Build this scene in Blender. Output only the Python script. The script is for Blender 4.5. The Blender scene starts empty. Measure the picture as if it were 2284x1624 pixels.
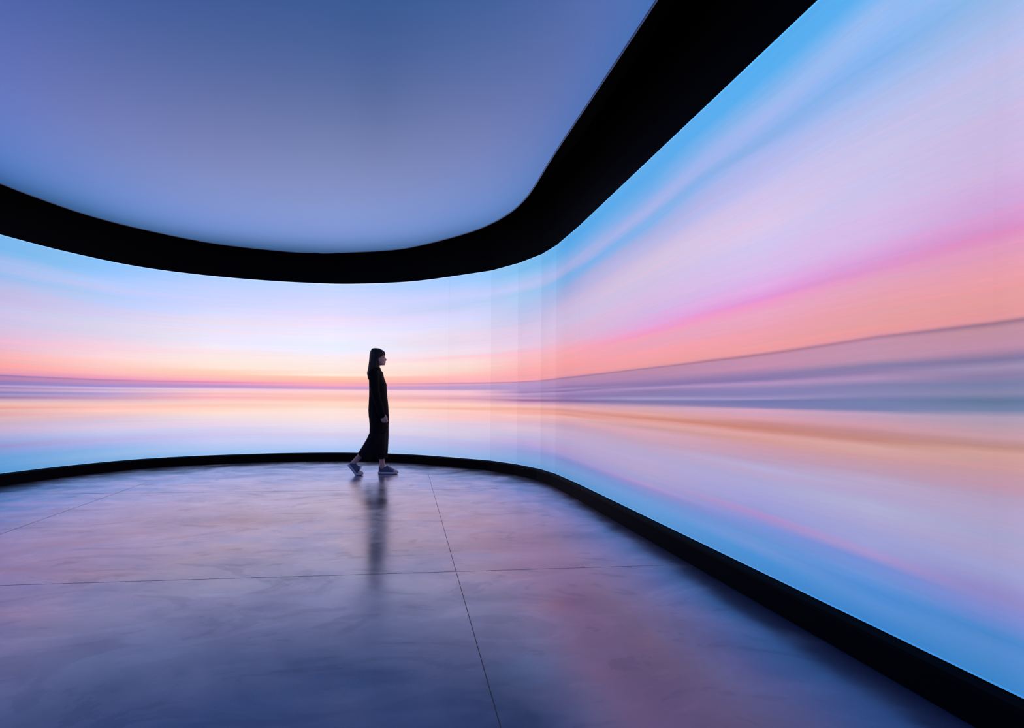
import bpy, bmesh, math, random
from mathutils import Vector, Matrix
random.seed(7)
sc = bpy.context.scene
COL = sc.collection

# ------------------------------------------------------------------ helpers
def lin(c):
    c = c / 255.0
    return c / 12.92 if c <= .04045 else ((c + .055) / 1.055) ** 2.4
def hexc(h, g=1.0):
    return (lin(int(h[0:2], 16)) * g, lin(int(h[2:4], 16)) * g, lin(int(h[4:6], 16)) * g, 1)
def interp(x, pts):
    if x <= pts[0][0]: return pts[0][1]
    for (a, b), (c, d) in zip(pts, pts[1:]):
        if x <= c: return b + (d - b) * (x - a) / (c - a)
    return pts[-1][1]
def link(name, me, parent=None, mats=()):
    o = bpy.data.objects.new(name, me); COL.objects.link(o)
    for m in mats: me.materials.append(m)
    if parent: o.parent = parent
    return o
def from_bm(name, bm, mats, parent=None, smooth=True):
    me = bpy.data.meshes.new(name)
    bmesh.ops.recalc_face_normals(bm, faces=bm.faces)
    bm.to_mesh(me); bm.free()
    if smooth:
        for p in me.polygons: p.use_smooth = True
    return link(name, me, parent, mats if isinstance(mats, (list, tuple)) else (mats,))
def add_rings(bm, rings, caps=True):
    """rings: list of lists of Vectors, joined into a closed tube"""
    vs = [[bm.verts.new(p) for p in r] for r in rings]
    n = len(vs[0])
    for a, b in zip(vs, vs[1:]):
        for i in range(n):
            bm.faces.new((a[i], a[(i + 1) % n], b[(i + 1) % n], b[i]))
    if caps:
        bm.faces.new(vs[0][::-1]); bm.faces.new(vs[-1])
    return vs
def hring(z, xb, xf, hw, n=40, y=0.0, pw=1.0, fold=0.0, nf=11, ph=0.0):
    cx, rx = (xb + xf) / 2, (xf - xb) / 2
    out = []
    for i in range(n):
        t = 2 * math.pi * i / n
        c, s = math.cos(t), math.sin(t)
        k = 1 + fold * math.sin(nf * t + ph + 6 * math.sin(z * 5))
        out.append(Vector((cx + rx * k * math.copysign(abs(c) ** pw, c), y + hw * k * math.copysign(abs(s) ** pw, s), z)))
    return out
def tube(bm, pts, rads, n=16, side=Vector((0, 1, 0)), sub=4):
    """smooth tube along pts; rads = (radius in plane of motion, radius along side)"""
    pts = [Vector(p) for p in pts]
    rads = [(r, r) if not isinstance(r, tuple) else r for r in rads]
    P, R = [], []
    m = len(pts)
    for i in range(m - 1):
        p0, p1, p2, p3 = pts[max(i - 1, 0)], pts[i], pts[i + 1], pts[min(i + 2, m - 1)]
        for k in range(sub):
            t = k / sub
            P.append(.5 * ((2 * p1) + (p2 - p0) * t + (2 * p0 - 5 * p1 + 4 * p2 - p3) * t * t + (3 * p1 - p0 - 3 * p2 + p3) * t ** 3))
            s = t * t * (3 - 2 * t)
            R.append((rads[i][0] * (1 - s) + rads[i + 1][0] * s, rads[i][1] * (1 - s) + rads[i + 1][1] * s))
    P.append(pts[-1]); R.append(rads[-1])
    rings = []
    for i, p in enumerate(P):
        d = (P[min(i + 1, len(P) - 1)] - P[max(i - 1, 0)]).normalized()
        s = (side - d * side.dot(d)).normalized(); u = s.cross(d).normalized()
        rings.append([p + u * R[i][0] * math.cos(2 * math.pi * j / n) + s * R[i][1] * math.sin(2 * math.pi * j / n) for j in range(n)])
    # rounded ends
    for end in (0, 1):
        i = -1 if end else 0
        d = (P[-1] - P[-2]).normalized() if end else (P[0] - P[1]).normalized()
        c = P[i]; base = rings[i]; r = min(R[i]); extra = []
        for a in (.5, .8, .97):
            k = math.sqrt(1 - a * a)
            extra.append([c + (q - c) * k + d * r * a for q in base])
        rings = rings + extra if end else extra[::-1] + rings
    add_rings(bm, rings)
def ball(bm, c, r, seg=16):
    m = Matrix.Translation(c) @ Matrix.Diagonal((r[0], r[1], r[2], 1))
    bmesh.ops.create_uvsphere(bm, u_segments=seg, v_segments=seg // 2 + 2, radius=1, matrix=m)
def remeshed(name, bm, mat, parent, voxel, smooth=4):
    """fuse overlapping closed volumes into one continuous surface"""
    tmp = bpy.data.meshes.new(name + '_tmp')
    bmesh.ops.recalc_face_normals(bm, faces=bm.faces)
    bm.to_mesh(tmp); bm.free()
    o = bpy.data.objects.new(name + '_tmp', tmp); COL.objects.link(o)
    r = o.modifiers.new('r', 'REMESH'); r.mode = 'VOXEL'; r.voxel_size = voxel
    s = o.modifiers.new('s', 'SMOOTH'); s.iterations = smooth; s.factor = .5
    dg = bpy.context.evaluated_depsgraph_get(); dg.update()
    me = bpy.data.meshes.new_from_object(o.evaluated_get(dg)); me.name = name
    bpy.data.objects.remove(o); bpy.data.meshes.remove(tmp)
    for p in me.polygons: p.use_smooth = True
    me.materials.clear()
    return link(name, me, parent, (mat,))

# ------------------------------------------------------------------ node helpers
class NT:
    def __init__(self, name):
        self.m = bpy.data.materials.new(name); self.m.use_nodes = True
        self.t = self.m.node_tree; self.t.nodes.clear()
        self.out = self.t.nodes.new('ShaderNodeOutputMaterial')
    def n(self, typ, **kw):
        nd = self.t.nodes.new(typ)
        for k, v in kw.items(): setattr(nd, k, v)
        return nd
    def put(self, sock, v):
        if isinstance(v, bpy.types.NodeSocket): self.t.links.new(v, sock)
        else: sock.default_value = v
    def math(self, op, a, b=0.0, c=0.0, clamp=False):
        nd = self.n('ShaderNodeMath', operation=op, use_clamp=clamp)
        for s, v in zip(nd.inputs, (a, b, c)): self.put(s, v)
        return nd.outputs[0]
    def mix(self, f, a, b, blend='MIX'):
        nd = self.n('ShaderNodeMix', data_type='RGBA', blend_type=blend)
        self.put(nd.inputs[0], f); self.put(nd.inputs[6], a); self.put(nd.inputs[7], b)
        return nd.outputs[2]
    def rng(self, v, a, b, c=0.0, d=1.0, smooth=False):
        nd = self.n('ShaderNodeMapRange')
        if smooth: nd.interpolation_type = 'SMOOTHSTEP'
        for s, x in zip(nd.inputs, (v, a, b, c, d)): self.put(s, x)
        return nd.outputs[0]
    def noise(self, vec, scale, detail=3, rough=.5):
        nd = self.n('ShaderNodeTexNoise'); self.put(nd.inputs['Vector'], vec)
        nd.inputs['Scale'].default_value = scale; nd.inputs['Detail'].default_value = detail
        nd.inputs['Roughness'].default_value = rough
        return nd.outputs['Fac']
    def mapping(self, vec, scale=(1, 1, 1), rot=(0, 0, 0), loc=(0, 0, 0)):
        nd = self.n('ShaderNodeMapping'); self.put(nd.inputs[0], vec)
        nd.inputs['Scale'].default_value = scale; nd.inputs['Rotation'].default_value = rot
        nd.inputs['Location'].default_value = loc
        return nd.outputs[0]
def simple(name, color, rough=.6, spec=.5, bump=0.0, bscale=60, var=.12, stretch=(1, 1, 1), sheen=0.0, aniso=0.0):
    N = NT(name)
    tc = N.n('ShaderNodeTexCoord').outputs['Object']
    v = N.mapping(tc, stretch)
    f = N.noise(v, bscale, 4)
    c1 = tuple(x * (1 - var) for x in color[:3]) + (1,); c2 = tuple(min(1, x * (1 + var)) for x in color[:3]) + (1,)
    b = N.n('ShaderNodeBsdfPrincipled')
    N.put(b.inputs['Base Color'], N.mix(f, c1, c2))
    b.inputs['Roughness'].default_value = rough
    b.inputs['Specular IOR Level'].default_value = spec
    b.inputs['Sheen Weight'].default_value = sheen
    if bump:
        bn = N.n('ShaderNodeBump'); bn.inputs['Strength'].default_value = bump; bn.inputs['Distance'].default_value = .01
        N.put(bn.inputs['Height'], f); N.put(b.inputs['Normal'], bn.outputs[0])
    N.put(N.out.inputs[0], b.outputs[0])
    return N.m

# ------------------------------------------------------------------ room measures
FPX = 1480.0; CAMZ = 1.0; HORY = 887.0
ZB, ZT = .132, 2.750            # LED wall bottom and top
# plan of the LED wall; first entries: how far across the picture each point was measured
PLAN = [(-5.601, 7.30), (-5.444, 8.14), (-5.096, 9.00), (-4.479, 9.63), (-3.673, 10.07), (-2.853, 10.29),
        (-2.363, 10.28), (-1.86, 10.17), (-1.424, 9.99), (-.92, 9.64)]
CORNER = [(-.92, 9.64), (-.289, 9.14), (.075, 8.63), (.353, 8.08), (.501, 7.60), (.676, 6.72)]
LEFT_EXT = [(-4.24, -4.0), (-4.70, -1.5), (-5.10, .9), (-5.45, 3.0), (-5.64, 4.4), (-5.70, 5.3), (-5.70, 6.3)]
WALL_D = Vector((.1685, -.9857)).normalized()
R0 = Vector((.676, 6.72))
def catmull(pts, sub):
    out = []; m = len(pts)
    P = [Vector(p) for p in pts]
    for i in range(m - 1):
        p0, p1, p2, p3 = P[max(i - 1, 0)], P[i], P[i + 1], P[min(i + 2, m - 1)]
        for k in range(sub):
            t = k / sub
            out.append(.5 * ((2 * p1) + (p2 - p0) * t + (2 * p0 - 5 * p1 + 4 * p2 - p3) * t * t + (3 * p1 - p0 - 3 * p2 + p3) * t ** 3))
    out.append(P[-1]); return out
left = catmull(LEFT_EXT + PLAN, 6)
corner = []
for a, b in zip(CORNER, CORNER[1:]):
    for k in range(4): corner.append(Vector(a).lerp(Vector(b), k / 4))
L = 0; right = []
while L <= 11.0:
    right.append(R0 + WALL_D * L); L += .25
path = left[:-1] + corner + right
S = [0.0]
for a, b in zip(path, path[1:]): S.append(S[-1] + (b - a).length)
def imgx(p):                     # where a plan point appears across the picture, for placing the displayed sky's colour stations
    return 1142 + FPX * p.x / p.y if p.y > .3 else (-1e4 if p.x < 0 else 1e4)
def s_of_x(x):
    for (p, s), (q, r) in zip(zip(path, S), zip(path[1:], S[1:])):
        if p.y < 2.0 and p.x > 0: break
        if p.y > 2 and imgx(p) <= x <= imgx(q): return s + (r - s) * (x - imgx(p)) / (imgx(q) - imgx(p))
    # far right end of the straight wall
    k = (x - 1142) / FPX
    t = (k * R0.y - R0.x) / (WALL_D.x - k * WALL_D.y)
    return S[len(left) - 1 + len(corner)] + t

# ------------------------------------------------------------------ the picture on the LED wall
# (picture column, bottom row, top row, 'y' rows or scale, colours with the panels' off-axis dimming painted in)
ST = [
 (0, 1054, 522.5, 500, 2.8, "70:7db8ec 130:7ab8ec 180:8cbbee 230:a5bfef 290:a6c0f0 335:9bbfee 365:aabfec 400:bdbfe8 460:c3bee6 530:cdc6e9 620:d3c4e5 690:dfc0de 740:eebad2 790:f0b9c6 830:fbb4b5 880:f8aaa9 915:ee9fb0 930:e096b4 936:c08ab2 940:8f7cae 946:b080b0 955:ba87b0 975:9a7fb8 995:8b80bd 1005:c4a4d4 1015:9c80b4 1028:bfa0cc 1045:8a80b5 1060:a896c6 1078:a07aa4 1095:d4aec0 1115:f0c0b8 1140:e8a298 1155:eab6b4 1180:e4aaac 1200:ddb4bb 1240:cfb2c6 1270:c9b2d4 1310:b4b0d8 1350:9aa8dc 1385:9397d0 1410:85a0dc 1450:6fa0d8 1500:64a0da 1550:5798d4"),
 (232, 1029.5, 578, 570, 3.383, "35:8cc3f4 110:96c6f6 170:afccf6 210:b8cef7 250:c0ccf5 290:b2cdf4 340:bccff5 370:cbcdf3 430:d0d0f4 480:d9d4ef 530:ded6ec 600:e3d4ea 650:ecd4e6 690:fad2e0 750:fed9dc 800:ffd2cc 850:ffc6c0 890:feb8ba 910:f5a6bc 926:e89cbc 930:d890b8 934:b685b2 939:c090ba 950:c892be 970:ac90c8 985:9a8fce 995:e0c0e0 1005:bca4d4 1018:d8bcda 1035:ad9acc 1055:bfa6d0 1075:d09cb8 1095:e8bcc4 1120:fdc8c0 1140:ffbfb4 1165:ffcfc8 1185:f3c8c4 1210:e5c2cc 1250:d8c4dc 1290:d9cbe6 1340:c4c6ea 1385:b6b6e6 1420:aab4e8 1460:8eb4e6 1500:90b8e6 1550:7cacde"),
 (482, 1015, 617.6, 600, 3.777, "70:b4d0fa 110:bad2fa 180:c8d4f9 240:ccd5fa 310:d2d8fb 370:dcdefa 400:e4dff4 450:e9e2f4 520:efe4f5 600:f0e8f6 660:f5eef6 700:fde6ea 740:feeae6 790:ffebe0 835:ffe6d6 850:ffd8c0 890:ffcdb8 920:ffc0ba 940:ffb0bc 950:e8a0bc 955:d690bc 960:e098c0 965:eaa0c2 985:b896cc 1000:c09aca 1015:f0cae0 1035:ffd0cc 1050:fab8c0 1065:ffc4c4 1085:fab4bc 1105:ffc8c4 1125:ffd4cc 1150:ffc8b8 1180:ffd8c8 1215:fee2d6 1260:f4dce0 1300:e8d6e8 1350:d6d2f0 1400:d0c8ee 1450:c8ccf4 1480:bccaf2 1520:acc6f2 1560:98bfee"),
 (740, 1009.7, 633.7, 620, 4.06, "65:c6d8fc 120:cad9fc 180:d2dafa 240:dadcfb 300:dcdffa 350:e6def6 400:efe2f7 470:f0e8f8 540:f0f0fa 600:eaf1fb 680:f3f0f9 740:fdeeee 800:feece6 860:ffe6d8 885:fff0e0 900:ffd0b4 925:ffc0ae 955:ffb2b0 975:ffacbe 984:f0a8c4 990:dda0cc 1008:d4a0c8 1020:ffd0d8 1045:ffd2cc 1070:ffc6ba 1105:ffc6b4 1130:ffdccc 1165:ffdac8 1200:fee6dc 1280:f8e4e2 1330:f0e0ec 1380:e2dcf0 1420:d6d0ea 1460:d0d0f4 1500:c2d0f6 1530:b8cbf4 1575:a8c4f2"),
 (1042, 1022.5, 612, 590, 3.69, "88:9cc9fa 130:a4cdf8 200:b8d0f8 270:c8d2f6 310:c6d0f4 335:bcd2f6 370:d0d6f6 430:d8d8f8 490:e0dbf4 560:e6dcf2 620:ead8ec 680:f2deee 730:f3e0ec 765:fbd0da 810:fedfdb 850:ffdcd0 890:ffcec4 930:ffbec0 965:ffb4bc 972:d8a0b8 977:b890b8 982:d8a0be 987:ecacc4 1000:c0a2cc 1027:b49ccc 1040:f0c4d8 1065:f8c8d0 1090:e6b0c4 1108:d8a4b8 1120:ecb4c0 1150:ffd0c8 1175:ffc4b4 1190:f6b4a4 1205:ffcfc4 1240:fcc8c6 1280:f0cad2 1320:e2cade 1380:d8cce2 1430:cac6e4 1480:b8b8e6 1530:a6b8e6 1580:98b4e2"),
 (1165, 1037, 584.5, 560, 3.314, "85:82c0f0 130:84c0ef 190:9cc8f4 240:b6c8f4 270:bccaf4 320:a8caf2 370:b0cbf2 430:b8c8f0 490:c6c8ec 540:d4c8e8 600:dccae8 660:e4cae6 710:eecce0 750:f8c0d0 790:fac2c8 850:fcb8b8 900:fcaeb0 940:f8a8b0 960:f8a8b4 966:a084b0 972:c898bc 985:bc9ac4 1000:b49acc 1030:b494c4 1045:9c80b4 1055:c8a4cc 1078:b090c0 1090:d4a4c0 1105:946ca0 1120:d0a0bc 1145:f8c0c0 1168:f0a898 1180:f8b4a8 1205:f4b4ac 1215:f8c4c0 1260:e0b8c8 1310:dcc4d8 1370:c4b8dc 1430:b4a8dc 1480:94a4dc 1530:84a8dc 1580:74a0d8"),
 (1262, 1066, 534, 480, 2.665, "145:5eaae8 190:5ba9e8 250:72afe9 320:a4b4e6 355:9cb2e6 385:7fb0e6 410:88b0e4 450:a6b0e0 520:bcb6e0 580:ccbce0 650:d4bfdf 720:deb8d6 765:ecb4cc 800:f0aebc 850:f6a9ae 900:f8a2a4 950:f29fa4 966:e098a8 972:9878a4 979:bc8aac 990:b88cb0 1010:ac88b4 1030:9478ac 1040:b090bc 1050:8c70a4 1060:ac90c0 1080:9478ac 1095:a084b4 1108:846a9c 1120:b48cb0 1145:e4b0b8 1165:e09894 1180:e4a4a0 1190:e0988c 1205:eab4b4 1230:d8a8b4 1250:c8a4bc 1290:c8acc8 1340:bcaad0 1390:b4a0cc 1430:a89ad0 1460:8490cc 1500:7c9cd4 1550:6898d0"),
 (1450, 1157.8, 353.8, 240, 1.674, "195:64aeec 260:5cabec 320:76b0ec 370:aab6ea 400:88b3ea 420:88b2ea 470:a6b4e4 520:bcb8e4 600:d6c4e0 680:d4c0e4 760:d8b8e2 810:e6aadc 845:f09cc8 852:f0a4bc 880:eea6bc 920:f4a3ae 960:f2a0a2 971:e49aa2 975:a87896 980:c48ca8 995:bc8aac 1015:ae88b0 1030:967aa8 1042:8e78ac 1052:b494c0 1062:8c7cae 1080:8c80b2 1090:a49cc8 1100:7c7aaa 1110:8f80ac 1125:d4a8b8 1140:dca4a6 1150:e0a8a4 1165:d48c80 1175:e0a09a 1185:e0a8a8 1200:d09ca0 1215:d8a8b8 1250:c4a4bc 1280:bca6c8 1320:b8a8d0 1370:b0a6d0 1400:a4a0d0 1415:b098cc 1430:9490cc 1450:7e94d0 1490:6c9cd8 1530:5c98d4"),
 (1700, 1277.5, 115, 0, 1, "120:56aef0 170:5cb0f0 200:78b4ee 240:9cbaee 270:a4b8ee 300:90b4ec 325:8cb2ea 350:acb8ec 380:b8bcee 430:cec4ec 500:dcc8ea 560:d0c6f0 600:d8c0ec 640:e4ace4 668:e498d8 680:ee9ccc 700:eca8c4 740:eca2b4 775:f0a0a4 786:ec9ca4 791:b07890 797:c890ac 820:c490b0 835:9880ac 848:8878ac 858:b494c0 868:8c84b4 880:8880b4 892:a094c0 897:7078b0 912:8880b0 917:d4a4c0 935:d8a0b0 945:c88c8c 957:c88478 970:dca4a4 985:d49c98 1000:cc9cac 1030:b8a0c0 1045:b4b0d8 1060:b8a6cc 1090:a8a8d8 1124:a0a0d8 1140:989cd4 1152:b090cc 1163:9094d2 1176:7c94d8 1200:6894d4 1225:7098d8 1245:4c90d4 1270:4a8cd0"),
 (1950, 1397, -123.6, 0, 1, "-123:58acec -60:5cb0f0 -30:68b2f0 0:84b8f2 25:98bef2 70:98bcf2 110:8cb8f0 145:84b4ee 190:a0bcee 240:b4c0ec 330:ccc4ea 400:c8c4ec 470:d4c0e8 530:d8b8e6 570:dca0d8 600:dc98cc 625:e4a4c0 680:e6a2ac 730:ea9ea0 745:e09aa4 752:ac7c98 760:c492ac 800:bc94b0 815:8880a8 830:9480ac 845:ac94bc 860:8480ac 880:9088b4 895:7480ac 915:7c80ac 925:c0a0bc 950:cc9cac 965:c08c90 980:c48880 995:d8a8a4 1020:cc9ca0 1050:bc9cb4 1070:bca8c8 1100:b0a4cc 1130:b4b0d4 1180:a4a4d4 1220:9ca0d4 1238:a898d0 1255:7890d4 1290:6c94d8 1320:4c8cd4 1345:5890d4 1390:3c84cc"),
 (2180, 1507, -343, 0, 1, "-343:58acec -200:60b0f0 -120:80b6f0 -60:98bcf0 0:8cb8ea 40:9cbae8 80:a8bce8 150:bcc0ea 230:c4c0e6 310:c8bce4 400:d0b8e0 480:d4a4d8 530:dc90c4 560:e09cc0 620:e6a0ae 680:e89c9c 718:e099a0 727:98748e 740:c090a0 780:bc90ac 805:8078a0 820:a090b4 840:8c80a8 860:7c80a8 880:8888ac 897:64789c 915:7c84a8 930:b09cb4 970:c49ca8 990:bc8c88 1005:d0a098 1040:c89aa0 1080:bc98b0 1130:b0a4c8 1200:a8a4cc 1260:a0a0d0 1310:908cc8 1350:7c8cd0 1400:4c88cc 1430:548cd0 1500:3c84c8"),
]
VA, VS = .412, .83             # heights (share of the wall) of the dark horizon line and of the upper blue streak
V_DARK = [(0, .4107), (232, .4065), (482, .408), (740, .409), (1042, .4085), (1165, .41), (1262, .4148), (1450, .417), (1700, .4185), (1950, .424), (2180, .4216), (2300, .4237)]
V_STRK = [(0, .817), (250, .822), (500, .826), (750, .828), (1040, .832), (1160, .84), (1240, .832), (1450, .843), (1574, .846), (1700, .829), (1864, .826), (1980, .818), (2100, .812), (2284, .808)]
def warp(v, x):                  # wall height share -> display coordinate
    a, s = interp(x, V_DARK), interp(x, V_STRK)
    return interp(v, [(0, 0), (a, VA), (s, VS), (1, 1)])
def panel_material():
    N = NT('led_display')
    uv = N.n('ShaderNodeUVMap', uv_map='UVMap').outputs[0]
    sep = N.n('ShaderNodeSeparateXYZ'); N.put(sep.inputs[0], uv)
    u, v = sep.outputs[0], sep.outputs[1]
    # very fine horizontal streaks drift the picture a little up and down
    nv = N.mapping(uv, (.22, 26, 1)); nz = N.noise(nv, 1.0, 4, .6)
    nv3 = N.mapping(uv, (.35, 9, 1), loc=(1, 4, 0)); nz3 = N.noise(nv3, 1.0, 3, .55)
    vv = N.math('ADD', v, N.math('MULTIPLY', N.math('SUBTRACT', nz, .5), .014))
    vv = N.math('ADD', vv, N.math('MULTIPLY', N.math('MULTIPLY', N.math('SUBTRACT', nz3, .5), .07), N.rng(v, .45, .62)))
    nv2 = N.mapping(uv, (.5, 140, 1), loc=(3, 7, 0)); nz2 = N.noise(nv2, 1.0, 3, .6)
    SPL = .345
    def make_ramp(stops, lo, hi, coord):
        r = N.n('ShaderNodeValToRGB'); cr = r.color_ramp
        st = [(max(0, min(1, (p - lo) / (hi - lo))), c) for p, c in stops]
        st.sort(key=lambda q: q[0])
        while len(st) > 31: del st[len(st) // 2]
        cr.elements[0].position, cr.elements[0].color = st[0]
        cr.elements[1].position, cr.elements[1].color = st[-1]
        for p, c in st[1:-1]:
            e = cr.elements.new(p); e.color = c
        N.put(r.inputs[0], coord); return r.outputs[0]
    lo_c = N.rng(vv, 0, SPL); hi_c = N.rng(vv, SPL, 1)
    sel = N.math('GREATER_THAN', vv, SPL)
    # unseen stretches beyond the frame: made-up plain blue, added to light the room
    BLUE_FILL = '0:2f66c4 .1:3f7cd2 .2:5a88da .31:4a62b4 .4:7a80c8 .5:8488d8 .62:6c8ce0 .75:4f8ce4 .9:3a84e2 1:3078dc'
    def blue_column():
        return [(float(t.split(':')[0]), hexc(t.split(':')[1])) for t in BLUE_FILL.split()]
    def column(stops, at):
        m = at(SPL)
        lowc = make_ramp([q for q in stops if q[0] < SPL - .001] + [(SPL, m)], 0, SPL, lo_c)
        higc = make_ramp([(SPL, m)] + [q for q in stops if q[0] > SPL + .001], SPL, 1, hi_c)
        return N.mix(sel, lowc, higc)
    def sampler(stops):
        def at(p):
            if p <= stops[0][0]: return stops[0][1]
            for (a, ca), (b, cb) in zip(stops, stops[1:]):
                if p <= b:
                    t = (p - a) / max(b - a, 1e-6); return tuple(ca[i] * (1 - t) + cb[i] * t for i in range(4))
            return stops[-1][1]
        return at
    bc = blue_column(); blue = column(bc, sampler(bc))
    prev = blue; ps = S[min(range(len(path)), key=lambda i: abs(path[i].y - 5.5) if path[i].x < 0 else 1e9)]
    for x, yb, yt, off, scl, txt in ST:
        stops = []
        for tok in txt.split():
            y, c = tok.split(':'); y = off + float(y) / scl
            stops.append((warp((yb - y) / (yb - yt), x), hexc(c)))
        stops.sort(key=lambda q: q[0])
        c = column(stops, sampler(stops))
        s = s_of_x(x)
        prev = N.mix(N.rng(u, ps, s), prev, c)
        ps = s
    prev = N.mix(N.rng(u, s_of_x(2340), s_of_x(2340) + 2.0), prev, blue)
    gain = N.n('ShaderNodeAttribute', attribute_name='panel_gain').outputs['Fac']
    led = N.noise(N.mapping(uv, (14, 420, 1)), 1.0, 2, .6)
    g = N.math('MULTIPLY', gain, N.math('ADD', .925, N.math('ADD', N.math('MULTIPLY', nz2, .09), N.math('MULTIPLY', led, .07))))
    nh = N.noise(N.mapping(uv, (.2, 38, 1), loc=(8, 2, 0)), 1.0, 5, .65)
    prev = N.mix(N.rng(nh, .38, .62), N.mix(1.0, prev, (.945, .995, 1.02, 1), 'MULTIPLY'), N.mix(1.0, prev, (1.035, .975, .98, 1), 'MULTIPLY'))
    rim = N.math('MAXIMUM', N.math('GREATER_THAN', v, .9965), N.math('LESS_THAN', v, .0025))  # highlight line painted along the top and bottom edges
    g = N.math('MULTIPLY', g, N.math('ADD', 1, N.math('MULTIPLY', rim, .3)))
    # blues and whites that the exposure clips are a little brighter than the picture can hold
    sb = N.n('ShaderNodeSeparateColor'); N.put(sb.inputs[0], prev)
    bb = N.math('ADD', sb.outputs[2], N.math('MULTIPLY', N.math('MAXIMUM', N.math('SUBTRACT', sb.outputs[2], .90), 0), 2.2))
    cb = N.n('ShaderNodeCombineColor'); N.put(cb.inputs[0], sb.outputs[0]); N.put(cb.inputs[1], sb.outputs[1]); N.put(cb.inputs[2], bb)
    prev = cb.outputs[0]
    em = N.n('ShaderNodeEmission')
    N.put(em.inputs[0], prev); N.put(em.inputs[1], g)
    N.put(N.out.inputs[0], em.outputs[0])
    return N.m

mat_led = panel_material()
mat_black = simple('matt_black_paint', (.0012, .0013, .002), .6, .05, 0, 30)
mat_housing = simple('black_panel_housing', (.010, .010, .013), .5, .4)
mat_kerb = simple('black_kerb_laminate', (.0012, .0014, .0028), .65, .03, 0, 20)

# ------------------------------------------------------------------ LED wall, split at the seams the photo shows
def tag(o, label=None, cat=None, group=None, kind=None):
    for k, v in (('label', label), ('category', cat), ('group', group), ('kind', kind)):
        if v: o[k] = v
    return o
led = bpy.data.objects.new('led_wall', None); COL.objects.link(led)
led.location = (0, 0, 0)
tag(led, 'huge curved video wall glowing with a blurred pink and blue sunset over water', 'video wall')
def normal_at(i):
    a, b = path[max(i - 1, 0)], path[min(i + 1, len(path) - 1)]
    d = (b - a).normalized(); return Vector((-d.y, d.x))   # outward, away from the room
iC = len(left) - 1; iR = iC + len(corner)
i148 = min(range(len(left)), key=lambda i: abs(imgx(path[i]) - 148) if path[i].y > 5 else 1e9)
i2178 = min(range(iR, len(path)), key=lambda i: abs(imgx(path[i]) - 2178))
cuts = [0, i148, iC, iC + 4, iC + 8, iC + 12, iC + 16, iC + 20, i2178, len(path) - 1]
def unseen(p):                  # out-of-view blue stretches, boosted to add blue light to the room
    return interp(p.y, [(3.0, 2.4), (6.6, 1)]) if p.x < 0 else interp(p.y, [(-1.0, 2.4), (2.0, 1)])
def build_panel(i0, i1, gain):
    me_v, me_f, uvs, gains, mats = [], [], [], [], []
    GAP = .0003 if 5 < path[i0].y < 9.7 and path[i0].x > -1 else 0
    GAP2 = .0003 if 5 < path[i1].y < 9.7 and path[i1].x > -1 else 0
    n = i1 - i0 + 1
    cols = []
    for k in range(n):
        i = i0 + k; p = path[i].copy()
        d = (path[min(i + 1, len(path) - 1)] - path[i]) if k == 0 else (path[i] - path[i - 1])
        d.normalize()
        if k == 0 and i0: p = p + d * GAP
        if k == n - 1 and i1 < len(path) - 1: p = p - d * GAP2
        if k == 0 or k == n - 1: nrm = Vector((-d.y, d.x))
        else: nrm = normal_at(i)
        x = imgx(path[i]); x = max(-50, min(2350, x))
        a, s = interp(x, V_DARK), interp(x, V_STRK)
        hs = [0, a * .5, a, (a + s) * .5, s, 1]
        us = [0, VA * .5, VA, (VA + VS) / 2, VS, 1]
        base = len(me_v)
        for h in hs: me_v.append((p.x, p.y, ZB + h * (ZT - ZB)))
        for h in (0, 1): me_v.append((p.x + nrm.x * .07, p.y + nrm.y * .07, ZB + h * (ZT - ZB)))
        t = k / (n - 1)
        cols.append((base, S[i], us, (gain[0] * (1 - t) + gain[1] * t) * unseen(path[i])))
    for (b0, s0, us, g0), (b1, s1, us1, g1) in zip(cols, cols[1:]):
        for j in range(5):
            me_f.append((b0 + j, b1 + j, b1 + j + 1, b0 + j + 1)); uvs += [(s0, us[j]), (s1, us[j]), (s1, us[j + 1]), (s0, us[j + 1])]; mats.append(0)
        me_f.append((b0 + 6, b0 + 7, b1 + 7, b1 + 6)); uvs += [(0, 0)] * 4; mats.append(1)
        me_f.append((b0 + 5, b1 + 5, b1 + 7, b0 + 7)); uvs += [(0, 0)] * 4; mats.append(1)
        me_f.append((b0, b0 + 6, b1 + 6, b1)); uvs += [(0, 0)] * 4; mats.append(1)
    for b in (cols[0][0], cols[-1][0]):
        me_f.append((b, b + 1, b + 2, b + 3, b + 4, b + 5, b + 7, b + 6)); uvs += [(0, 0)] * 8; mats.append(1)
    me = bpy.data.meshes.new('display_panel'); me.from_pydata(me_v, [], me_f)
    uvl = me.uv_layers.new(name='UVMap')
    for l, c in zip(uvl.data, uvs): l.uv = c
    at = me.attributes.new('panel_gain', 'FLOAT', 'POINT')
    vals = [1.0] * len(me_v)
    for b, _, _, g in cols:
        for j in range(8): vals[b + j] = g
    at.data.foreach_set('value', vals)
    o = link('display_panel', me, led, (mat_led, mat_housing))
    for p, m in zip(me.polygons, mats): p.material_index = m
    return o
gains = [(1, 1), (1, 1), (.985, 1.02), (.965, 1.025), (.96, 1.025), (.945, 1.03), (.97, 1), (1, 1), (.985, .985)]  # corner facets: viewing-angle dimming painted in as brightness steps
for (a, b), g in zip(zip(cuts, cuts[1:]), gains): build_panel(a, b, g)

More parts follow.
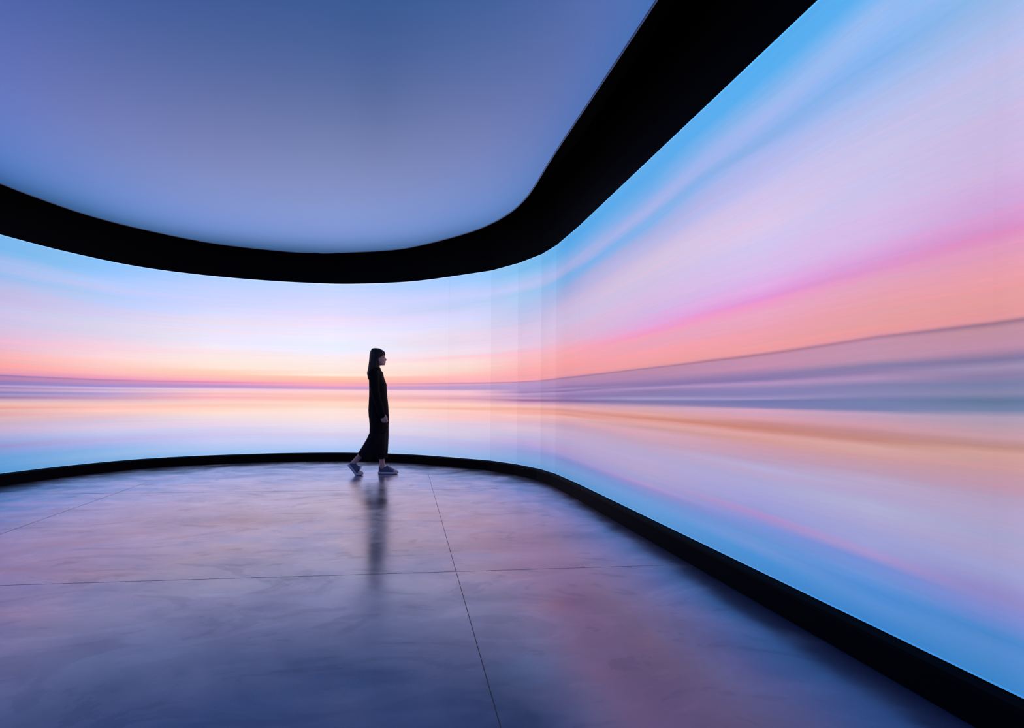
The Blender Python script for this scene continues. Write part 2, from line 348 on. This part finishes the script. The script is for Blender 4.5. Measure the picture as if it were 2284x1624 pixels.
# ------------------------------------------------------------------ setting: kerb, black upper wall, black ceiling, pale ceiling, floor
def offset(i, d):                # negative d = into the room
    return path[i] + normal_at(i) * d
def strip(name, prof, mat, kind='structure', closed=True, smooth=True):
    """sweep a profile [(offset, z)...] along the wall path"""
    bm = bmesh.new(); prev = None; first = None
    for i in range(len(path)):
        cur = [bm.verts.new((offset(i, o).x, offset(i, o).y, z)) for o, z in prof]
        if prev:
            m = len(prof)
            for j in range(m if closed else m - 1):
                bm.faces.new((prev[j], cur[j], cur[(j + 1) % m], prev[(j + 1) % m]))
        else: first = cur
        prev = cur
    if closed: bm.faces.new(first[::-1]); bm.faces.new(prev)
    o = from_bm(name, bm, mat, smooth=False); o['kind'] = kind
    return o
strip('baseboard_curved', [(-.055, 0), (-.055, ZB - .022), (-.047, ZB - .010), (-.012, ZB - .004), (.12, ZB - .002), (.12, 0)], mat_kerb)
ZC = 3.14                        # underside of the pale ceiling
strip('wall_curved', [(.004, ZT + .001), (.004, ZC + .55), (.22, ZC + .55), (.22, 0), (.13, 0), (.13, ZT + .001)], mat_black)

def fill_mesh(name, pts, z0, z1, mat, kind='structure'):
    bm = bmesh.new()
    a = [bm.verts.new((p[0], p[1], z0)) for p in pts]; b = [bm.verts.new((p[0], p[1], z1)) for p in pts]
    n = len(pts)
    bm.faces.new(a); bm.faces.new(b[::-1])
    for i in range(n): bm.faces.new((a[i], b[i], b[(i + 1) % n], a[(i + 1) % n]))
    bmesh.ops.triangulate(bm, faces=[f for f in bm.faces if len(f.verts) > 4])
    o = from_bm(name, bm, mat, smooth=False); o['kind'] = kind
    return o
# pale ceiling: outline traced from its own edge, about 0.4 m in from the video wall
RAFT = [(-5.25, 5.9), (-5.195, 6.71), (-5.17, 7.12), (-5.05, 7.87), (-4.757, 8.546), (-4.187, 9.31), (-3.337, 9.80), (-2.954, 9.87), (-2.689, 9.88),
        (-1.78, 9.66), (-1.21, 9.26), (-.593, 8.62), (-.258, 8.13), (-.021, 7.62), (.128, 7.12), (.213, 6.69), (.286, 6.23), (.395, 5.583), (.634, 4.27), (.760, 3.556)]
raft = [(-3.85, -3.9), (-4.28, -1.5), (-4.68, .9), (-5.02, 3.0), (-5.2, 4.6)] + RAFT
rp = catmull(raft, 5)
e = Vector(RAFT[-1]); k = 0
dirn = Vector((.1767, -.9843)).normalized()
while e.y > -3.9: e = e + dirn * .5; rp.append(e.copy())
def ceiling_mat():
    N = NT('satin_pale_ceiling')
    tc = N.n('ShaderNodeTexCoord').outputs['Object']
    f = N.noise(tc, .6, 2)
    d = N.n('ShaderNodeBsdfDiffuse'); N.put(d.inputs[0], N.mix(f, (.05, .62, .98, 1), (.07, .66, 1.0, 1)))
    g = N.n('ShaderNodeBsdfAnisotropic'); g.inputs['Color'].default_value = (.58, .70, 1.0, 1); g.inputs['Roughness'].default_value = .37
    lw = N.n('ShaderNodeLayerWeight'); lw.inputs[0].default_value = .5      # satin film: sheen rises towards grazing
    mx = N.n('ShaderNodeMixShader'); N.put(mx.inputs[0], N.math('ADD', .12, N.math('MULTIPLY', N.math('POWER', lw.outputs['Facing'], 2.0), .92), clamp=True))
    N.put(mx.inputs[1], d.outputs[0]); N.put(mx.inputs[2], g.outputs[0])
    N.put(N.out.inputs[0], mx.outputs[0]); return N.m
mat_ceil = ceiling_mat()
fill_mesh('ceiling', rp, ZC, ZC + .04, mat_ceil)
# thin metal edge of the pale ceiling
bm = bmesh.new(); prev = None
mat_edge = simple('ceiling_edge_metal', (.25, .25, .3), .4, .5)
for i, p in enumerate(rp):
    a, b = Vector(rp[max(i - 1, 0)]), Vector(rp[min(i + 1, len(rp) - 1)])
    d = (b - a).normalized(); nn = Vector((-d.y, d.x))
    cur = [bm.verts.new((p[0] + nn.x * o, p[1] + nn.y * o, z)) for o, z in ((.001, ZC - .006), (.001, ZC + .045), (.009, ZC + .045), (.009, ZC - .006))]
    if prev:
        for j in range(4): bm.faces.new((prev[j], cur[j], cur[(j + 1) % 4], prev[(j + 1) % 4]))
    prev = cur
o = from_bm('trim_1', bm, mat_edge, smooth=False); o['kind'] = 'structure'
# black void ceiling above
outer = [offset(i, .2) for i in range(len(path))]
fill_mesh('ceiling_upper', [(p.x, p.y) for p in outer], ZC + .5, ZC + .6, mat_black)
# back wall behind the camera
a, b = offset(0, .22), offset(len(path) - 1, .22)
fill_mesh('wall_back', [(a.x, a.y), (b.x, b.y), (b.x, b.y - .12), (a.x, a.y - .12)], 0, ZC + .55, simple('dark_grey_plaster', (.05, .05, .06), .8))

def pix_floor(x, y):             # a photo point on the floor -> plan
    a = .0062; dx, dy = x - 1142, y - 812
    X = 1142 + dx * math.cos(a) + dy * math.sin(a); Y = 812 - dx * math.sin(a) + dy * math.cos(a)
    D = FPX * CAMZ / (Y - HORY); return Vector(((X - 1142) / FPX * D, D))
# floor: polished concrete, saw cuts in a square grid
def floor_mat():
    N = NT('polished_concrete')
    tc = N.n('ShaderNodeTexCoord').outputs['Object']
    v = N.mapping(tc, (1, 1, 1), (0, 0, math.radians(-9.6)))
    big = N.noise(v, .55, 5, .55); mid = N.noise(N.mapping(v, (1, 1, 1), loc=(5, 2, 0)), 2.2, 6, .6)
    fine = N.noise(v, 14, 5, .6)
    dist = N.n('ShaderNodeTexNoise'); dist.inputs['Scale'].default_value = 1.1; dist.inputs['Detail'].default_value = 6
    dist.inputs['Distortion'].default_value = 1.6; N.put(dist.inputs['Vector'], N.mapping(v, (1, 1, 1), loc=(1, 9, 0)))
    sw = dist.outputs['Fac']
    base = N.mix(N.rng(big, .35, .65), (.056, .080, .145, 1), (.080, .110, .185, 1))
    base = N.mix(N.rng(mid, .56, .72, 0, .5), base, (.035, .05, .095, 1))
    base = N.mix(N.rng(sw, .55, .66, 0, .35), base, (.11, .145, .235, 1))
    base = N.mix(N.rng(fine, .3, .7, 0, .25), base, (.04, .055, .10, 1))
    # saw cuts
    sp = N.n('ShaderNodeSeparateXYZ'); N.put(sp.inputs[0], v)
    rough = N.math('ADD', .18, N.math('ADD', N.math('MULTIPLY', N.rng(mid, .4, .7), .10), N.math('MULTIPLY', N.rng(sw, .4, .65), .07)))
    bn = N.n('ShaderNodeBump'); bn.inputs['Strength'].default_value = .25; bn.inputs['Distance'].default_value = .004
    N.put(bn.inputs['Height'], N.math('ADD', N.math('MULTIPLY', fine, .08), N.math('MULTIPLY', mid, 1.0)))
    # blue-grey concrete under a polished sealer: the sheen rises towards grazing angles
    d = N.n('ShaderNodeBsdfDiffuse'); N.put(d.inputs[0], base)
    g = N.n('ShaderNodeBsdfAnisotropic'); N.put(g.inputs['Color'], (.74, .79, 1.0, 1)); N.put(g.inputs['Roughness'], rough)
    N.put(g.inputs['Normal'], bn.outputs[0])
    lw = N.n('ShaderNodeLayerWeight'); lw.inputs[0].default_value = .5
    fz = N.math('POWER', lw.outputs['Facing'], 3.5)
    wisp = N.n('ShaderNodeTexNoise'); wisp.inputs['Scale'].default_value = 1.7; wisp.inputs['Detail'].default_value = 9
    wisp.inputs['Roughness'].default_value = .62; wisp.inputs['Distortion'].default_value = 2.2; N.put(wisp.inputs['Vector'], N.mapping(v, (.8, 1.25, 1), loc=(4, 3, 0)))
    wf = wisp.outputs['Fac']
    patch = N.math('ADD', .88, N.math('MULTIPLY', N.rng(sw, .35, .65), .20))
    patch = N.math('SUBTRACT', patch, N.rng(wf, .555, .60, 0, .13))
    patch = N.math('ADD', patch, N.rng(wf, .44, .38, 0, .08))
    # a few dull worn spots in the sealer
    for (sx, sy), rx, ry in (((620, 1356), .20, .13), ((1130, 1335), .38, .10), ((470, 1160), .75, .22), ((1250, 1195), .5, .14)):
        c = pix_floor(sx, sy)
        dx = N.n('ShaderNodeVectorMath', operation='DISTANCE')
        wv = N.n('ShaderNodeVectorMath', operation='MULTIPLY_ADD')
        N.put(wv.inputs[0], tc); wv.inputs[1].default_value = (1 / rx, 1 / ry, 1); wv.inputs[2].default_value = (-c.x / rx, -c.y / ry, 0)
        N.put(dx.inputs[0], wv.outputs[0]); dx.inputs[1].default_value = (0, 0, 0)
        dd = N.math('ADD', dx.outputs['Value'], N.math('MULTIPLY', N.math('SUBTRACT', wf, .5), 5.0))
        patch = N.math('SUBTRACT', patch, N.rng(dd, 1.1, .2, 0, .13))
    fac = N.math('MULTIPLY', N.math('ADD', N.math('MULTIPLY', fz, 1.30), .05), patch, clamp=True)
    mx = N.n('ShaderNodeMixShader'); N.put(mx.inputs[0], fac); N.put(mx.inputs[1], d.outputs[0]); N.put(mx.inputs[2], g.outputs[0])
    N.put(N.out.inputs[0], mx.outputs[0]); return N.m
mat_floor = floor_mat()
fill_mesh('floor', [(p.x, p.y) for p in outer], -.06, 0, mat_floor)

# ------------------------------------------------------------------ saw-cut joints (real grooves filled with dark sealant, level with the slab)
mat_joint = simple('joint_sealant', (.035, .035, .042), .6, .3)
def joint(p, q, w, ext0=0, ext1=0):
    d = (q - p).normalized(); p = p - d * ext0; q = q + d * ext1
    n = Vector((-d.y, d.x)) * w / 2
    bm = bmesh.new()
    v = [bm.verts.new((c.x, c.y, z)) for z in (.0006, -.004) for c in (p - n, q - n, q + n, p + n)]
    for f in ((0, 1, 2, 3), (4, 7, 6, 5), (0, 4, 5, 1), (1, 5, 6, 2), (2, 6, 7, 3), (3, 7, 4, 0)): bm.faces.new([v[i] for i in f])
    o = from_bm('trim_joint', bm, mat_joint, smooth=False); o['kind'] = 'structure'
    return o
jA = pix_floor(1016, 1272); jB = pix_floor(956, 1062)
jC = pix_floor(1115, 1618)
J = [joint(jC, jB, .003, 1.2, .2),
     joint(pix_floor(0, 1192), pix_floor(330, 1075), .003, 4, 0),
     joint(pix_floor(0, 1306), pix_floor(1480, 1261), .003, 1.5, 0),
     joint(pix_floor(135, 1101.5), pix_floor(1050, 1091), .003, 1.0, .3)]
for i, o in enumerate(J): o.name = 'trim_%d' % (i + 2)

# ------------------------------------------------------------------ the person
skin = simple('skin', (.42, .25, .21), .5, .4, .05, 120, .05)
hairm = simple('dark_hair', (.008, .007, .009), .55, .25, .4, 40, .3, (8, 8, .6))
cloth = simple('black_cloth', (.0035, .0035, .006), .9, .08, .3, 70, .25, (1, 1, .35))
cloth2 = simple('black_trouser_cloth', (.0035, .004, .008), .85, .1, .3, 60, .25, (1, 1, .25))
canvas = simple('blue_grey_canvas', (.075, .09, .15), .85, .2, .3, 300, .15)
rubber = simple('off_white_rubber', (.42, .40, .42), .55, .4, 0, 40, .06)
lacem = simple('white_lace', (.55, .55, .6), .8, .2, 0, 200, .05)
outsole = simple('brown_outsole', (.12, .06, .05), .7, .3, 0, 60)
eyew = simple('eye_white', (.35, .33, .34), .5, .2, 0, 10, .02)
iris = simple('dark_iris', (.015, .01, .008), .15, .5, 0, 10)
lipm = simple('lips', (.40, .17, .16), .5, .4, 0, 60, .05)

foot = pix_floor(837.8, 1059.0)
person = bpy.data.objects.new('person', None); COL.objects.link(person)
person.location = (foot.x, foot.y, 0); person.scale = (.985, .985, .985)
tag(person, 'person with long dark hair in black clothes and grey sneakers walking right past the screen', 'person')

bm = bmesh.new()
# torso and pelvis
add_rings(bm, [hring(z, a, b, w, 28) for z, a, b, w in [(.80, -.055, .08, .11), (.86, -.068, .09, .14), (.94, -.066, .088, .135), (1.02, -.06, .085, .12),
    (1.10, -.06, .09, .125), (1.18, -.07, .115, .14), (1.25, -.075, .10, .15), (1.31, -.07, .07, .15), (1.345, -.06, .05, .11), (1.37, -.055, .04, .06)]])
tube(bm, [(-.012, 0, 1.32), (-.008, 0, 1.38), (.006, 0, 1.45), (.012, 0, 1.50)], [(.056, .055), (.047, .048), (.046, .047), (.05, .05)], 24)
# head
HR = [(1.425, .048, .098, .016), (1.431, .022, .107, .028), (1.443, -.008, .109, .041), (1.458, -.028, .109, .050), (1.475, -.045, .110, .056),
      (1.495, -.065, .109, .061), (1.515, -.076, .106, .065), (1.533, -.082, .103, .068), (1.55, -.086, .106, .070), (1.58, -.087, .102, .071),
      (1.605, -.080, .090, .066), (1.622, -.062, .070, .052), (1.634, -.03, .04, .028)]
add_rings(bm, [hring(z, a, b, w, 36) for z, a, b, w in HR])
# nose
def poly(bm, vs, fs):
    v = [bm.verts.new(p) for p in vs]
    for f in fs: bm.faces.new([v[i] for i in f])
add_rings(bm, [[Vector(p) for p in r] for r in [
    [(.095, -.006, 1.545), (.107, 0, 1.546), (.095, .006, 1.545), (.09, 0, 1.54)],
    [(.095, -.011, 1.52), (.119, 0, 1.519), (.095, .011, 1.52), (.09, 0, 1.52)],
    [(.097, -.016, 1.498), (.136, 0, 1.496), (.097, .016, 1.498), (.09, 0, 1.498)],
    [(.098, -.017, 1.486), (.128, 0, 1.485), (.098, .017, 1.486), (.09, 0, 1.486)],
    [(.098, -.008, 1.479), (.112, 0, 1.478), (.098, .008, 1.479), (.09, 0, 1.48)]]])
ball(bm, (.110, 0, 1.469), (.011, .020, .0065)); ball(bm, (.108, 0, 1.457), (.011, .017, .0065))
ball(bm, (.098, 0, 1.437), (.014, .018, .012))
for s in (-1, 1):
    ball(bm, (-.004, s * .070, 1.515), (.018, .010, .030))
# shoulders, arms, hands
def arm(sgn, sh, el, wr, front):
    tube(bm, [(sh[0] - .01, sgn * .10, sh[2] + .005), sh, el, wr], [.050, .047, .036, (.028, .022)], 20)
    d = (Vector(wr) - Vector(el)).normalized()
    w = Vector(wr); X = Vector((1, 0, 0)); dn = d
    fwd = (X - dn * X.dot(dn)).normalized()
    inn_ = Vector((0, -sgn, 0))                      # palm faces the thigh
    tube(bm, [w, w + dn * .035, w + dn * .082], [(.026, .019), (.036, .016), (.040, .014)], 18)
    for j, (o, ln) in enumerate(((.030, .066), (.010, .072), (-.010, .066), (-.028, .052))):
        b = w + dn * .076 + fwd * o
        p1 = b + dn * ln * .42 + inn_ * .004
        p2 = p1 + dn * ln * .18 + inn_ * ln * .34
        p3 = p2 - dn * ln * .22 + inn_ * ln * .22
        tube(bm, [b - dn * .02, b, p1, p2, p3], [.0092, .0092, .0085, .008, .007], 10)
    b = w + dn * .030 + fwd * .026
    tube(bm, [b - dn * .012 - fwd * .012, b, b + dn * .030 + fwd * .012 + inn_ * .008, b + dn * .056 + fwd * .010 + inn_ * .018], [.012, .012, .0095, .008], 10)
arm(-1, (-.005, -.155, 1.315), (.030, -.195, 1.06), (.115, -.195, .800), True)
arm(1, (-.005, .155, 1.315), (-.02, .195, 1.06), (.000, .195, .810), False)
# legs and feet
tube(bm, [(.02, .085, .86), (.05, .085, .66), (.060, .085, .47), (.056, .085, .32), (.064, .085, .17), (.062, .085, .08)],
     [(.066, .066), (.064, .064), (.052, .05), (.053, .048), (.034, .032), (.034, .030)], 22)
tube(bm, [(.047, .085, .055), (.092, .085, .056), (.152, .085, .038), (.212, .085, .030)], [(.026, .024), (.022, .028), (.014, .030), (.008, .022)], 16)
tube(bm, [(.0, -.085, .86), (.01, -.085, .66), (.000, -.085, .50), (-.066, -.085, .390), (-.200, -.085, .238), (-.275, -.085, .160)],
     [(.066, .066), (.064, .064), (.052, .05), (.053, .048), (.034, .032), (.032, .03)], 22)
tube(bm, [(-.292, -.085, .148), (-.268, -.085, .108), (-.225, -.085, .045), (-.185, -.085, .028)], [(.022, .024), (.020, .026), (.013, .028), (.008, .02)], 16)
body = remeshed('body', bm, skin, person, .0042, 3)
# eyes, brows and lips
for s in (-1, 1):
    bm = bmesh.new(); ball(bm, (.0885, s * .030, 1.531), (.0125, .0125, .0105), 20)
    ev = from_bm('eye', bm, [eyew, iris], body)
    for p in ev.data.polygons:
        if p.center.x > .094: p.material_index = 1
    bm = bmesh.new(); tube(bm, [(.104, s * .012, 1.549), (.103, s * .030, 1.553), (.088, s * .046, 1.550)], [.0022, .003, .0018], 8)
    from_bm('eyebrow', bm, hairm, body)
# hair
def hair():
    bm = bmesh.new()
    rows = [(1.648, -.030, .005, .015), (1.644, -.048, .033, .040), (1.634, -.060, .055, .060), (1.618, -.070, .086, .072), (1.600, -.079, .103, .079),
            (1.580, -.084, .109, .082), (1.562, -.088, .107, .083), (1.545, -.089, .096, .083), (1.525, -.090, .080, .084), (1.505, -.092, .069, .084), (1.485, -.094, .062, .084),
            (1.455, -.097, .055, .083), (1.425, -.100, .045, .082), (1.395, -.104, .034, .082), (1.365, -.109, .024, .086), (1.340, -.116, .016, .090),
            (1.320, -.119, .010, .092), (1.295, -.114, .002, .092), (1.275, -.110, -.010, .090), (1.255, -.107, -.025, .080), (1.240, -.100, -.045, .060), (1.233, -.092, -.065, .035)]
    n = 96; rings = []
    for z, a, b, w in rows:
        r = hring(z, a, b, w, n)
        c = Vector(((a + b) / 2, 0, z))
        for i in range(n):
            g = .0016 * math.sin(i * 2.3 + 2 * math.sin(z * 9)) + .0022 * math.sin(i * .77 + z * 11)
            dv = r[i] - c; r[i] = c + dv * (1 + g / max(dv.length, .02))
        rings.append(r)
    add_rings(bm, rings)
    return from_bm('hair', bm, hairm, person)
hair()
# tunic with sleeves
bm = bmesh.new()
TR = [(1.402, -.060, .044, .060), (1.388, -.072, .050, .078), (1.352, -.088, .060, .124), (1.322, -.092, .074, .165), (1.288, -.092, .088, .178),
      (1.235, -.090, .104, .178), (1.178, -.090, .129, .172), (1.10, -.089, .134, .160), (1.03, -.089, .139, .155), (.93, -.093, .150, .165), (.84, -.096, .158, .178),
      (.767, -.091, .160, .190), (.70, -.083, .160, .198), (.62, -.074, .158, .203), (.565, -.070, .157, .205), (.556, -.062, .150, .198)]
add_rings(bm, [hring(z, a, b, w, 72, fold=.0 if z > 1.2 else .022 * min(1, (1.2 - z) * 2.2), nf=13) for z, a, b, w in TR])
for s, el, cu in ((-1, (.030, -.198, 1.06), (.114, -.198, .778)), (1, (-.02, .198, 1.06), (-.001, .198, .785))):
    tube(bm, [(-.012, s * .11, 1.315), (-.005, s * .155, 1.30), (el[0] * .5, s * .185, 1.18), el, tuple(Vector(el).lerp(Vector(cu), .5)), cu],
         [.066, .068, .060, .054, .048, (.041, .038)], 24)
tunic = remeshed('tunic', bm, cloth, person, .005, 3)
# wide trousers
bm = bmesh.new()
def leg(rows, y):
    tube(bm, [(x, y, z) for x, z, *_ in rows], [(a, b) for _, _, a, b in rows], 40, sub=4)
def pleated(rows, y, n=56):
    pts = [Vector((r[0], y, r[1])) for r in rows]; rings = []
    for i, r in enumerate(rows):
        d = (pts[min(i + 1, len(pts) - 1)] - pts[max(i - 1, 0)]).normalized()
        s = Vector((0, 1, 0)); u = s.cross(d).normalized()
        f = .05 * i / (len(rows) - 1)
        rings.append([pts[i] + (u * r[2] * math.cos(t) + s * r[3] * math.sin(t)) * (1 + f * math.sin(9 * t + i * .25)) for t in [2 * math.pi * j / n for j in range(n)]])
    add_rings(bm, rings)
pleated([(.030, .88, .080, .08), (.036, .80, .092, .09), (.040, .70, .098, .10), (.046, .60, .100, .105), (.050, .50, .096, .105), (.056, .40, .086, .10), (.064, .30, .073, .095), (.072, .204, .059, .09)], .078)
pleated([(.01, .88, .070, .08), (.015, .80, .080, .09), (.02, .70, .082, .105), (.018, .60, .085, .11), (.012, .53, .082, .105), (-.022, .44, .086, .10), (-.072, .345, .088, .095), (-.120, .272, .086, .09), (-.147, .237, .084, .09)], -.078)
add_rings(bm, [hring(z, a, b, w, 48) for z, a, b, w in [(.90, -.05, .09, .11), (.86, -.065, .11, .13), (.75, -.06, .13, .16), (.62, -.05, .14, .17), (.52, -.045, .13, .13), (.42, -.09, .13, .135), (.33, -.12, .13, .13), (.27, -.10, .11, .12)]])
remeshed('trousers', bm, cloth2, person, .005, 2)

# sneakers: built flat along +x, then optionally flexed at the ball of the foot
def sneaker(origin, y, flex):
    BX = .175
    def bend(p):
        x, yy, z = p
        if flex and x < BX + .02:
            t = min(1, (BX + .02 - x) / .05); t = t * t * (3 - 2 * t)
            a = flex * t
            dx, dz = x - BX, z
            # rotate heel up round the ball
            x, z = BX + dx * math.cos(a) + dz * math.sin(a), -dx * math.sin(a) + dz * math.cos(a)
        return Vector((x + origin, yy + y, z))
    def half(x):                 # outline half width
        return interp(x, [(0, .018), (.008, .026), (.03, .032), (.08, .032), (.13, .037), (.18, .044), (.215, .043), (.24, .034), (.255, .020), (.262, .006)])
    def outline(scale, n=26):
        xs = [.262 * (1 - math.cos(math.pi * i / (n - 1))) / 2 for i in range(n)]
        xs = [min(.2615, max(.0, x)) for x in xs]
        return [(x, -half(x) * scale) for x in xs] + [(x, half(x) * scale) for x in xs[::-1]]
    def spring(x): return .010 * max(0, (x - .20) / .062) ** 2
    def solid(name, layers, mat, parent):
        bm = bmesh.new(); rings = []
        for z, sc in layers:
            rings.append([bend(((x - .12) * (1 - (1 - sc) * .35) + .12, yy * sc, z + spring(x))) for x, yy in outline(1)])
        add_rings(bm, rings)
        return from_bm(name, bm, mat, parent)
    # upper
    bm = bmesh.new(); rings = []
    for x, top, w in [(.006, .098, .55), (.012, .108, .85), (.03, .108, .98), (.05, .099, 1.0), (.075, .094, 1.0), (.095, .098, 1.0), (.112, .112, .98), (.125, .110, .97), (.15, .094, .97), (.18, .076, .97), (.205, .063, .96), (.225, .055, .95), (.243, .046, .9), (.254, .036, .8)]:
        hw = half(x) * w; ring = []
        for j in range(20):
            t = 2 * math.pi * j / 20
            c, s = math.cos(t), math.sin(t)
            zz = .018 + (top - .018) * (.5 + .5 * s) + spring(x)
            nar = 1 - .42 * max(0, s) ** 1.5 * (1 if x < .17 else .6)
            ring.append(bend((x, hw * math.copysign(abs(c) ** .7, c) * nar, zz)))
        rings.append(ring)
    add_rings(bm, rings)
    shoe = from_bm('sneaker', bm, canvas, person)
    s_ = solid('sole', [(.004, .97), (.006, 1.03), (.026, 1.04), (.030, 1.0)], rubber, shoe)
    solid('outsole', [(.0, .94), (.0045, .97)], outsole, shoe)
    # toe cap
    bm = bmesh.new(); rings = []
    for x, top, w in [(.205, .064, 1.02), (.22, .058, 1.02), (.235, .052, 1.02), (.248, .043, 1.0), (.257, .034, .9), (.262, .028, .5)]:
        hw = half(x) * w
        rings.append([bend((x, hw * math.copysign(abs(math.cos(t)) ** .8, math.cos(t)), .016 + (top - .014) * (.5 + .5 * math.sin(t)) + spring(x))) for t in [2 * math.pi * j / 18 for j in range(18)]])
    add_rings(bm, rings); from_bm('toe_cap', bm, rubber, shoe)
    # laces: crossing rows and a bow
    bm = bmesh.new()
    for x, z in ((.130, .110), (.146, .100), (.162, .089), (.178, .079), (.194, .071)):
        tube(bm, [bend((x, -.027, z - .014)), bend((x + .004, -.012, z + .001)), bend((x + .006, .012, z + .001)), bend((x + .002, .027, z - .014))], [.0028] * 4, 6, side=Vector((1, 0, 0)))
    for s in (-1, 1):
        tube(bm, [bend((.122, s * .004, .116)), bend((.118, s * .020, .128)), bend((.132, s * .034, .118)), bend((.128, s * .016, .112))], [.0024] * 4, 6, side=Vector((1, 0, 0)))
        tube(bm, [bend((.124, s * .004, .114)), bend((.140, s * .028, .104)), bend((.150, s * .034, .088))], [.0024] * 3, 6, side=Vector((1, 0, 0)))
    from_bm('laces', bm, lacem, shoe)
    return shoe
sneaker(.015, .085, 0)
sneaker(-.408, -.085, math.radians(50))

# ------------------------------------------------------------------ camera, world, colour
cam = bpy.data.cameras.new('camera'); co = bpy.data.objects.new('camera', cam); COL.objects.link(co)
co.location = (0, 0, CAMZ)
co.rotation_mode = 'XYZ'
ROLL = .0062
co.matrix_world = Matrix.Translation((0, 0, CAMZ)) @ Matrix.Rotation(math.radians(90), 4, 'X') @ Matrix.Rotation(ROLL, 4, 'Z')
cam.sensor_fit = 'HORIZONTAL'; cam.sensor_width = 36; cam.lens = 36 * FPX / 2284
cam.shift_x = 0; cam.shift_y = (HORY - 812) / 2284
cam.clip_start = .02
sc.camera = co
w = bpy.data.worlds.new('world'); sc.world = w; w.use_nodes = True
bg = w.node_tree.nodes['Background']; bg.inputs[0].default_value = (.02, .03, .06, 1); bg.inputs[1].default_value = .3
sc.view_settings.view_transform = 'Standard'; sc.view_settings.look = 'None'
sc.view_settings.exposure = 0; sc.view_settings.gamma = 1; sc.view_settings.use_curve_mapping = False
